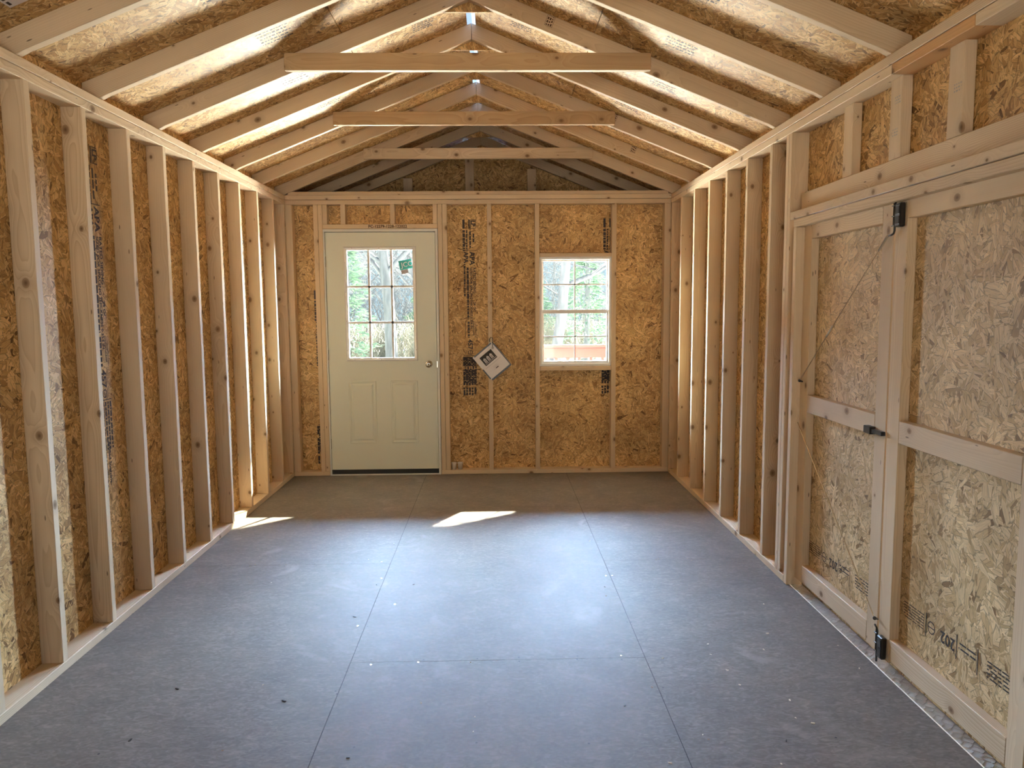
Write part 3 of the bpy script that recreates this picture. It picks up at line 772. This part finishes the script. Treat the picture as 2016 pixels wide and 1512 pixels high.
for x0, x1 in ((-1.151, -0.913), (-0.787, -0.552)):
    bm = bmesh.new()
    rs = ringprism(bm, x0, x1, 0.283, 0.833, [(0, 0), (0.004, 0.006), (0.012, 0.006), (0.020, 0.001), (0.026, 0.001), (0.040, 0.0075)], 0.012)
    bm.faces.new(rs[-1])
    ch('raised_panel', bm, M['door_paint'], d1)
# hinges and latch plate
for z in (0.28, 1.06, 1.86):
    bm = bmesh.new(); box(bm, -1.3195, -1.3155, 0.006, 0.02, z-0.045, z+0.045); ch('hinge', bm, M['chrome'], d1)
bm = bmesh.new(); box(bm, -0.3815, -0.3772, 0.004, 0.03, 0.945, 1.0); ch('latch_plate', bm, M['chrome'], d1)
bm = bmesh.new()
lathe(bm, [(0.030, 0.012), (0.030, 0.008), (0.026, 0.003), (0.012, -0.001), (0.011, -0.022), (0.019, -0.028), (0.027, -0.040), (0.028, -0.052), (0.022, -0.062), (0.006, -0.066), (0.005, -0.064)], (-0.449, 0, 0.975), 'Y')
ch('door_knob', bm, M['chrome'], d1, smooth=True)['label'] = 'round antique nickel knob'
# sticker on the glass
st = empty('glass_sticker', (0, 0, 0)); st.parent = d1; st.location = (0.206, 0.0295, 1.833)
st.rotation_euler = (0, 0.18*-1, 0)
bm = bmesh.new(); box(bm, -0.055, 0.055, 0, 0.0006, -0.040, 0.040); obj('sticker_sheet', bm, M['teal'], st)
bm = bmesh.new(); box(bm, -0.048, 0.012, 0.0, 0.0006, -0.075, -0.041); obj('sticker_picture', bm, M['tan_sticker'], st)
bm = bmesh.new(); text_bm(bm, 'JCC', 0.058, (-0.038, -0.001, -0.018), (1, 0, 0), (0, 0, 1), 0.0008); put(bm, st, 'white', 'sticker_letters')
# a sticker sheet and its print both sit on the pane: one part with sub-parts

# ------------------------------------------------------------ window_1
w1 = struct(empty('window_1', (0.825, 0, 0.946)))
bm = bmesh.new(); ringbox(bm, 0.515, 1.135, 0.947, 1.888, 0.020, 0.010, 0.085); ch('window_frame', bm, M['white'], w1, 0.0015)
bm = bmesh.new(); ringbox(bm, 0.5355, 1.1145, 1.420, 1.8675, 0.014, 0.052, 0.072); ch('upper_sash', bm, M['white'], w1, 0.001)
bm = bmesh.new(); box(bm, 0.5355, 1.1145, 0.028, 0.05, 1.404, 1.436); box(bm, 0.5355, 0.5505, 0.028, 0.05, 0.9675, 1.404); box(bm, 1.0985, 1.1145, 0.028, 0.05, 0.9675, 1.404); box(bm, 0.5505, 1.0985, 0.028, 0.05, 0.9675, 0.990)
ch('lower_sash', bm, M['white'], w1, 0.001)
bm = bmesh.new(); box(bm, 0.549, 1.1, 0.060, 0.063, 1.433, 1.854); ch('upper_glass', bm, M['glass'], w1)
bm = bmesh.new(); box(bm, 0.550, 1.099, 0.038, 0.041, 0.989, 1.405); ch('lower_glass', bm, M['glass'], w1)
bm = bmesh.new(); box(bm, 0.816, 0.828, 0.050, 0.0595, 1.434, 1.8535); box(bm, 0.5495, 1.1, 0.050, 0.0595, 1.647, 1.659); ch('window_grille', bm, M['white'], w1)
bm = bmesh.new(); box(bm, 0.817, 0.827, 0.030, 0.0375, 0.990, 1.404); box(bm, 0.5505, 1.0985, 0.030, 0.0375, 1.198, 1.208); ch('window_grille', bm, M['white'], w1)

# ------------------------------------------------------------ double doors on the right
XD = 1.685
def leaf(name, y0, y1, stamp):
    """y0 near the far hinge side (greater y) to y1"""
    root = struct(empty(name, (XD, (y0+y1)/2, 0)))
    L0 = Vector(root.location)
    def b3(n, *a, **k):
        o = (vstud if k.get('v') else hboard)(n, *a); o.parent = root
        o.matrix_world = o.matrix_world  # keep
        o.location = o.location - L0
        return o
    b3('stile', XD, XD+T, y0-0.089, y0, 0.045, 1.880, v=True)
    b3('stile', XD, XD+T, y1, y1+0.089, 0.045, 1.880, v=True)
    for z0, z1, nm in ((0.050, 0.139, 'bottom_rail'), (0.930, 1.018, 'middle_rail'), (1.791, 1.880, 'top_rail')):
        b3(nm, XD, XD+T, y1+0.0895, y0-0.0895, z0, z1)
    bm = bmesh.new(); box(bm, XD+T+0.0005, XD+T+0.012, y1, y0, 0.0075, 1.898); uvbox(bm, (stamp*1.7, 0.4))
    p = ch('door_panel', bm, M['osb_door'], root)
    return root, p
d2, p2 = leaf('door_2', -2.783, -3.652, 1)
d3, p3 = leaf('door_3', -3.662, -4.540, 2)
def panel_mark(y, z, par, seed):
    """upside down grade mark low on the door panel"""
    rr = random.Random(seed)
    xd, yd = Vector((0, 1, 0)), Vector((0, 0, -1)); o = Vector((XD+T-0.0008, y, z))
    bm = bmesh.new()
    o2 = o
    for q in range(6): bars(bm, o2, xd, yd, 0.50, 0.64, 0.004+q*0.011, 0.0035, rr, 0.02, 0.06)
    quad(bm, o2, xd, yd, 0.485, 0.489, -0.01, 0.08); ring(bm, o2, xd, yd, 0.452, 0.035, 0.024, 0.004); quad(bm, o2, xd, yd, 0.428, 0.476, 0.033, 0.037)
    text_bm(bm, '202', 0.060, o2 + xd*0.305 + yd*0.018, xd, yd, 0.001)
    quad(bm, o2, xd, yd, 0.295, 0.299, -0.01, 0.08)
    for q in (0.012, 0.030): bars(bm, o2, xd, yd, 0.19, 0.285, q, 0.006, rr, 0.03, 0.08)
    quad(bm, o2, xd, yd, 0.178, 0.182, -0.01, 0.08)
    for q in range(5): bars(bm, o2, xd, yd, 0.0, 0.13, 0.005+q*0.013, 0.005, rr, 0.01, 0.04)
    me_o = put(bm, par, 'ink'); l = par_loc(par)
    for v in me_o.data.vertices: v.co -= l
panel_mark(-4.42, 0.315, p3, 5); panel_mark(-3.50, 0.275, p2, 6)
# black slide latches with rods on the meeting stiles
def latch(z0, z1, par, foot):
    xf = XD-0.0005
    bm = bmesh.new()
    box(bm, xf-0.022, xf, -3.735, -3.694, z0, z1)
    o = ch('latch_case', bm, M['black'], par, 0.004)
    bm = bmesh.new()
    for q in (0.06, 0.94):
        zz_ = z0+(z1-z0)*q; box(bm, xf-0.0238, xf-0.0221, -3.728, -3.702, zz_-0.002, zz_+0.002)
    box(bm, xf-0.0238, xf-0.0221, -3.728, -3.702, z0+0.012, z0+(z1-z0)*0.45); box(bm, xf-0.0238, xf-0.0221, -3.728, -3.702, z0+(z1-z0)*0.55, z1-0.012)
    ch('latch_window', bm, M['photo'], o)
    bm = bmesh.new()
    if foot > 0: pts = [(xf-0.014, -3.684, z1+0.02), (xf-0.014, -3.684, z0-0.012), (xf-0.015, -3.680, z0-0.022), (xf-0.016, -3.668, z0-0.026), (xf-0.016, -3.648, z0-0.027)]
    else: pts = [(xf-0.014, -3.684, z0-0.028), (xf-0.014, -3.684, z1+0.012), (xf-0.015, -3.678, z1+0.022), (xf-0.016, -3.664, z1+0.030)]
    tube(bm, pts, 0.0042); ch('latch_rod', bm, M['black'], par, smooth=True)
    bm = bmesh.new(); tube(bm, [(xf-0.008, -3.661, z0+0.01), (xf-0.008, -3.661, z1+0.015)], 0.0022, 6); 
    for q in (0.1, 0.5, 0.95): tube(bm, [(xf-0.012, -3.655, z0+(z1-z0)*q), (xf-0.012, -3.694, z0+(z1-z0)*q)], 0.0022, 6)
    ch('latch_guide', bm, M['black'], par)
latch(1.762, 1.852, d3, 1)
latch(0.045, 0.135, d3, -1)
def rod(p0, p1, par, tb):
    p0, p1 = Vector(p0), Vector(p1)
    bm = bmesh.new(); tube(bm, [p0, p1], 0.0026, 6)
    for q in tb:
        a = p0.lerp(p1, q-0.045); b_ = p0.lerp(p1, q+0.045); tube(bm, [a, a.lerp(b_, .1), a.lerp(b_, .9), b_], [0.003, 0.0055, 0.0055, 0.003], 8)
    o = ch('brace_rod', bm, M['zinc'], par)
    bm = bmesh.new(); bmesh.ops.create_uvsphere(bm, u_segments=10, v_segments=6, radius=0.008, matrix=Matrix.Translation(p1)); tube(bm, [p1, p1+Vector((0.016, 0.004, -0.006))], 0.004, 6)
    ch('rod_eye', bm, M['black'], o)
xr = XD-0.017
rod((xr, -3.640, 1.735), (xr, -2.818, 1.085), d2, (0.04, 0.60)); rod((xr, -2.806, 0.870), (xr, -3.662, 0.190), d2, ())
bm = bmesh.new(); box(bm, XD-0.026, XD-0.0005, -3.575, -3.520, 0.937, 0.968); tube(bm, [(XD-0.012, -3.575, 0.952), (XD-0.012, -3.66, 0.952)], 0.0125, 4); ch('door_handle', bm, M['black'], d2, 0.002)
# tread plate threshold
bm = bmesh.new()
box(bm, 1.668, 1.728, -4.546, -2.700, -0.004, 0.0022)
k = 0; y = -4.53
while y < -2.72:
    for q in range(3):
        cxp, cyp = 1.678+q*0.019, y + (0.008 if q % 2 else 0); ang = 0.9 if (q+k) % 2 else -0.9
        v = box(bm, -0.0022, 0.0022, -0.011, 0.011, 0.0022, 0.0046)
        for w in v:
            x_, y_ = w.co.x, w.co.y
            w.co.x = cxp + x_*math.cos(ang) - y_*math.sin(ang); w.co.y = cyp + x_*math.sin(ang) + y_*math.cos(ang)
    y += 0.028; k += 1
tag(obj('tread_plate', bm, M['alu']), 'strip of shiny aluminium diamond tread plate on the floor under the double doors', 'threshold')
bm = bmesh.new(); box(bm, 1.7285, 1.84, -4.62, -2.700, -0.03, 0.006); struct(obj('trim_1', bm, M['rust']))

# ------------------------------------------------------------ booklet hanging on the stud
BA = math.radians(39.5)
bk = thing('booklet', 'white booklet with a dark cover photo hanging by one corner on a far wall stud', 'booklet', (0.092, -0.010, 1.163))
bk.rotation_euler = (0, -BA, 0)
WB, HB = 0.212, 0.250
def rb(name, u0, u1, v0, v1, y0, y1, m_, par=None):
    bm = bmesh.new(); box(bm, -WB+u0*WB, -WB+u1*WB, y0, y1, -v1*HB, -v0*HB); return obj(name, bm, M[m_], par or bk)
cov = rb('cover', 0, 1, 0, 1, -0.0060, -0.0010, 'paper')
rb('backing', 0.03, 1.045, 0.02, 1.065, -0.0008, 0.0030, 'black')
rb('spine_strip', 0.07, 0.96, 0.0, 0.050, -0.0068, -0.0061, 'black', cov)
rb('edge_strip', -0.015, 0.035, 0.55, 0.97, -0.0068, -0.0061, 'black', cov)
ph = rb('cover_photo', 0.20, 0.80, 0.17, 0.53, -0.0068, -0.0061, 'photo', cov)
bm = bmesh.new()
for u0, u1, v0, v1 in ((0.27, 0.37, 0.33, 0.46), (0.43, 0.53, 0.32, 0.46), (0.59, 0.69, 0.31, 0.45), (0.22, 0.78, 0.475, 0.50)):
    box(bm, -WB+u0*WB, -WB+u1*WB, -0.0074, -0.0069, -v1*HB, -v0*HB)
obj('photo_midtone', bm, M['photo_mid'], ph)
bm = bmesh.new()
for u in (0.27, 0.43, 0.59):
    for du in (0.0, 0.085): box(bm, -WB+(u+du)*WB, -WB+(u+du+0.02)*WB, -0.0079, -0.0075, -0.46*HB, -0.33*HB)
    for q in range(2):
        a = [(-WB+(u-0.015)*WB, -0.33*HB), (-WB+(u+0.055)*WB, -0.26*HB), (-WB+(u+0.125)*WB, -0.33*HB)]
    vs = [bm.verts.new((x, -0.0078, z)) for x, z in a]; bm.faces.new(vs)
obj('photo_building', bm, M['photo_light'], ph)
bm = bmesh.new()
box(bm, -WB+0.12*WB, -WB+0.90*WB, -0.0065, -0.0061, -0.606*HB, -0.596*HB)
for u0, u1, v in ((0.42, 0.62, 0.70), (0.38, 0.66, 0.74), (0.36, 0.52, 0.80)): box(bm, -WB+u0*WB, -WB+u1*WB, -0.0065, -0.0061, -(v+0.006)*HB, -v*HB)
obj('cover_text', bm, M['grey_text'], cov)
rb('cover_logo', 0.46, 0.60, 0.785, 0.815, -0.0068, -0.0061, 'ink', cov)
bm = bmesh.new()
def bl(x, y, z):                             # booklet local from wall coordinates
    p = Vector((x-0.092, y+0.010, z-1.163)); return Matrix.Rotation(BA, 3, 'Y') @ p
pts = [bl(0.096+0.012*math.sin(q*0.55)*(1 if q < 12 else 1), -0.018-0.010*math.cos(q*0.3), 1.150+0.046*math.sin(q/12*math.pi)) for q in range(13)]
pts = [bl(0.078, -0.004, 1.165), bl(0.076, -0.014, 1.185), bl(0.088, -0.022, 1.205), bl(0.104, -0.022, 1.198), bl(0.106, -0.020, 1.165), bl(0.103, -0.019, 1.135), bl(0.102, -0.018, 1.118)]
tube(bm, pts, 0.0030, 6); obj('zip_tie', bm, M['black'], bk, smooth=True)
bm = bmesh.new(); c_ = bl(0.104, -0.0185, 1.112); lathe(bm, [(0.011, -0.002), (0.011, 0.002)], c_, 'Y', 16); obj('eyelet', bm, M['grey_text'], bk)

# ------------------------------------------------------------ two small cups on the bottom plate
def cup(x, lab):
    t_ = thing('plastic_cup', lab, 'cup', (x, 0.030, T+0.0005), 'small white cups')
    bm = bmesh.new()
    lathe(bm, [(0.0175, 0.001), (0.0185, 0.0), (0.0225, 0.050), (0.0245, 0.052), (0.0245, 0.060), (0.0235, 0.062), (0.021, 0.060), (0.0165, 0.004)], (0, 0, 0), 'Z', 24)
    obj('cup_body', bm, M['plastic'], t_, smooth=True)
cup(-0.2475, 'left one of two small white plastic cups on the plate right of the door')
cup(-0.1935, 'right one of two small white plastic cups on the plate right of the door')

# ------------------------------------------------------------ porch
bm = bmesh.new()
for k in range(9): box(bm, -XO, XO, YF+0.02+k*0.142, YF+0.02+k*0.142+0.138, -0.055, -0.02)
uvbox(bm); tag(obj('porch_deck', bm, M['deck']), 'wooden porch deck outside the far door and window', 'deck')
def rbx(name, parent, m_, *b_, bev=0.002):
    bm = bmesh.new(); box(bm, *b_)
    if parent is not None:
        l = par_loc(parent)
        for v in bm.verts: v.co -= l
    return obj(name, bm, M[m_], parent, bev)
tag(rbx('porch_header', None, 'red', -XO, XO, 1.26, 1.36, 2.275, 2.42), 'red beam across the front of the porch under its ceiling', 'beam')
PX = (-1.68, 0.16, 1.68)
for x, lab in zip(PX, ('red porch post at the left outer corner', 'red porch post between the door opening and the railing', 'red porch post at the right outer corner')):
    tag(rbx('porch_post', None, 'red', x-0.045, x+0.045, 1.265, 1.355, -0.02, 2.259), lab, 'post', 'porch posts')
def brace(xa, za, xb, zb, w, lab):
    o = board('knee_brace', (xa, 1.235, za), (xb, 1.235, zb), (1, 0, 1), w, 0.038, 'red'); tag(o, lab, 'brace', 'porch knee braces')
brace(1.71, 1.990, 1.295, 2.350, 0.20, 'wide red diagonal knee brace at the right outer porch post')
brace(0.15, 1.95, -0.12, 2.30, 0.089, 'narrow red diagonal knee brace on the door side of the middle porch post')
rl = thing('porch_railing', 'red porch railing with flat top boards seen through the lower window sash', 'railing', (0.92, 1.31, 0))
rbx('top_rail', rl, 'red', 0.206, 1.634, 1.287, 1.333, 0.930, 1.035)
rbx('rail_cap', rl, 'red', 0.206, 1.634, 1.262, 1.358, 1.0355, 1.066)
rbx('bottom_rail', rl, 'red', 0.206, 1.634, 1.290, 1.330, 0.05, 0.14)
x = 0.27
while x < 1.6:
    rbx('picket', rl, 'red', x-0.016, x+0.016, 1.294, 1.326, 0.1405, 0.9295); x += 0.1215

# ------------------------------------------------------------ outside: ground and trees
bm = bmesh.new(); bmesh.ops.create_grid(bm, x_segments=40, y_segments=40, size=60)
for v in bm.verts: v.co.z = 0.05*math.sin(v.co.x*0.7)*math.cos(v.co.y*0.5)
g = obj('ground', bm, M['gravel']); g.location = (0, 25, -0.42); g['kind'] = 'structure'
def bare_tree(x, y, h, r0, lean, seed, label, spread=0.75, name='bare_tree'):
    rr = random.Random(seed); bm = bmesh.new()
    def grow(p, d, L, r, lvl):
        n = 4 if lvl < 2 else 3
        pts, rad = [p], [r]
        for k in range(n):
            d = (d + Vector((rr.uniform(-1, 1), rr.uniform(-1, 1), rr.uniform(-.4, .6)))*0.13*(1+lvl*0.7)).normalized()
            p = p + d*L/n; pts.append(p); rad.append(r*(1-(0.45 if lvl < 3 else 0.7)*(k+1)/n))
        tube(bm, pts, rad, 7 if lvl == 0 else (5 if lvl == 1 else 3), cap=False)
        if lvl >= 4: return
        nb = (11, 8, 6, 4)[lvl]
        for k in range(nb):
            q = rr.uniform(0.25 if lvl == 0 else 0.2, 1.0); i = min(int(q*n), n-1); bp_ = pts[i].lerp(pts[i+1], q*n-i)
            a = rr.uniform(0, 6.283); side = Vector((math.cos(a), math.sin(a), rr.uniform(-0.1, 0.8))).normalized()
            nd = (d*(1-spread) + side*spread).normalized()
            grow(bp_, nd, L*rr.uniform(0.42, 0.66), rad[i]*rr.uniform(0.35, 0.55), lvl+1)
    grow(Vector((0, 0, 0)), Vector((lean[0], lean[1], 1)).normalized(), h, r0, 0)
    o = obj(name, bm, M['bark'], smooth=True); o.location = (x, y, -0.42); tag(o, label, 'tree'); return o
def evergreen(x, y, h, w, seed, label, n=2600):
    rr = random.Random(seed); root = thing('evergreen_tree', label, 'tree', (x, y, -0.42))
    bm = bmesh.new(); tube(bm, [(0, 0, 0), (0.05, 0, h*0.5), (0, 0.03, h)], [0.11, 0.07, 0.01], 6); obj('trunk', bm, M['bark'], root)
    bm = bmesh.new()
    for k in range(n):
        t_ = rr.random()**0.75; z = h*(0.06+0.93*t_); rmax = w*(1-t_)**0.8*(0.75+0.25*math.sin(z*9+seed)); a = rr.uniform(0, 6.283); r_ = rmax*math.sqrt(rr.uniform(0.15, 1))
        c = Vector((r_*math.cos(a), r_*math.sin(a), z - 0.25*r_)); s = rr.uniform(0.05, 0.12)
        d = Vector((math.cos(a), math.sin(a), rr.uniform(-.6, .3))).normalized(); e_ = d.orthogonal().normalized(); e_.rotate(Matrix.Rotation(rr.uniform(0, 3.1), 3, d))
        bm.faces.new([bm.verts.new(c - e_*s*0.35), bm.verts.new(c + d*s*2.2), bm.verts.new(c + e_*s*0.35)])
    obj('foliage', bm, M['needles'], root); return root
def shrub(x, y, h, w, seed, label, n=160, k_=1.0, mat='brush'):
    rr = random.Random(seed); bm = bmesh.new()
    for k in range(n):
        a = rr.uniform(0, 6.283); r_ = w*rr.random(); p = Vector((r_*math.cos(a), r_*math.sin(a)*0.5, 0)); d = Vector((rr.uniform(-.6, .6), rr.uniform(-.5, .5), 1)).normalized(); L = h*rr.uniform(0.4, 1.0)
        q = p + d*L*0.5; e_ = (d + Vector((rr.uniform(-.6, .6), rr.uniform(-.6, .6), 0))).normalized()
        tube(bm, [p, q, q+e_*L*0.5], [0.014*k_, 0.009*k_, 0.003*k_], 3, cap=False)
        for j in range(int(3*k_+.5)):
            b0 = q + e_*L*0.5*rr.random(); f_ = Vector((rr.uniform(-1, 1), rr.uniform(-1, 1), rr.uniform(0, 1))).normalized(); tube(bm, [b0, b0+f_*L*0.25], [0.006*k_, 0.002*k_], 3, cap=False)
    o = obj('bare_shrub', bm, M[mat]); o.location = (x, y, -0.42); tag(o, label, 'shrub'); return o
bare_tree(-3.05, 17, 8, 0.20, (0.05, 0.0), 1, 'bare tree with a thick upright trunk seen through the middle panes of the door')
bare_tree(-2.1, 19, 7, 0.11, (-0.25, 0.0), 2, 'slender bare tree leaning left, seen through the right panes of the door')
bare_tree(-5.6, 23, 5.5, 0.09, (0.1, 0.0), 3, 'bare tree behind the evergreen at the left of the door glass')
bare_tree(1.75, 15, 6.5, 0.17, (0.22, 0.0), 4, 'leaning forked bare tree in the middle of the window view')
bare_tree(0.7, 21, 6, 0.10, (0.03, 0.0), 5, 'bare tree at the left side of the window view')
bare_tree(4.0, 24, 5.5, 0.11, (-0.1, 0.0), 6, 'bare tree furthest back at the right of the window view')
bare_tree(-4.6, 29.5, 5.5, 0.10, (0.1, 0.0), 21, 'distant bare tree at the far left of the door view')
bare_tree(-3.0, 34, 6, 0.10, (-0.05, 0.0), 22, 'most distant bare tree in the middle of the door view')
bare_tree(2.9, 33, 6, 0.10, (0.05, 0.0), 23, 'most distant bare tree in the middle of the window view')
evergreen(-4.15, 15.5, 5.2, 1.15, 11, 'green evergreen tree filling the left panes of the door')
evergreen(-2.6, 24, 3.4, 1.3, 12, 'low distant evergreen behind the lower middle panes of the door')
evergreen(3.0, 17.5, 4.6, 1.25, 13, 'blue green evergreen tree in the right half of the window view')
evergreen(1.9, 26, 3.2, 1.4, 14, 'low distant evergreen behind the lower window sash')
for k, (x, y, h, w, lab) in enumerate([(-5.4, 23, 1.7, 1.4, 'bare shrub at the left edge of the gravel'), (-3.9, 22, 1.5, 1.2, 'bare shrub below the left evergreen'), (-2.6, 21, 1.8, 1.2, 'bare shrub at the foot of the thick bare trunk'), (-1.2, 22, 1.6, 1.3, 'bare shrub between the door and window views'),
        (0.9, 21, 1.9, 1.3, 'bare shrub at the left above the red railing'), (2.2, 22, 1.8, 1.2, 'bare shrub in the centre above the red railing'), (3.6, 21, 1.9, 1.3, 'bare shrub at the right above the red railing')]):
    shrub(x, y, h, w, 30+k, lab)

# tall thicket of saplings behind the gravel
for k, (x, y, lab) in enumerate([(-6.6, 26.5, 'tall pale thicket at the far left behind the evergreen'), (-4.6, 28.5, 'tall pale thicket behind the left panes of the door'), (-2.9, 26.2, 'tall pale thicket behind the middle panes of the door'), (-1.4, 28.4, 'tall pale thicket just right of the door view'),
        (0.9, 26.4, 'tall pale thicket at the left behind the window'), (2.7, 28.6, 'tall pale thicket in the middle behind the window'), (4.5, 26.3, 'tall pale thicket at the right behind the window')]):
    shrub(x, y, 5.2, 1.7, 60+k, lab, 110, 1.3, 'bark')
# shipping tag stuck to the roof boards at the upper left
tg = thing('paper_tag', 'small white paper tag stuck under the left roof slope at the top left corner', 'tag', (-1.575, -3.80, roofz(1.575)-0.0015))
tg.rotation_euler = (0, -math.atan(SL), 0)
bm = bmesh.new(); box(bm, -0.02, 0.05, -0.045, 0.045, -0.0008, 0); obj('tag_sheet', bm, M['paper'], tg)
bm = bmesh.new(); box(bm, -0.012, -0.002, -0.03, -0.008, -0.0013, -0.0009); box(bm, -0.012, -0.002, 0.005, 0.03, -0.0013, -0.0009); obj('tag_print', bm, M['ink'], tg)
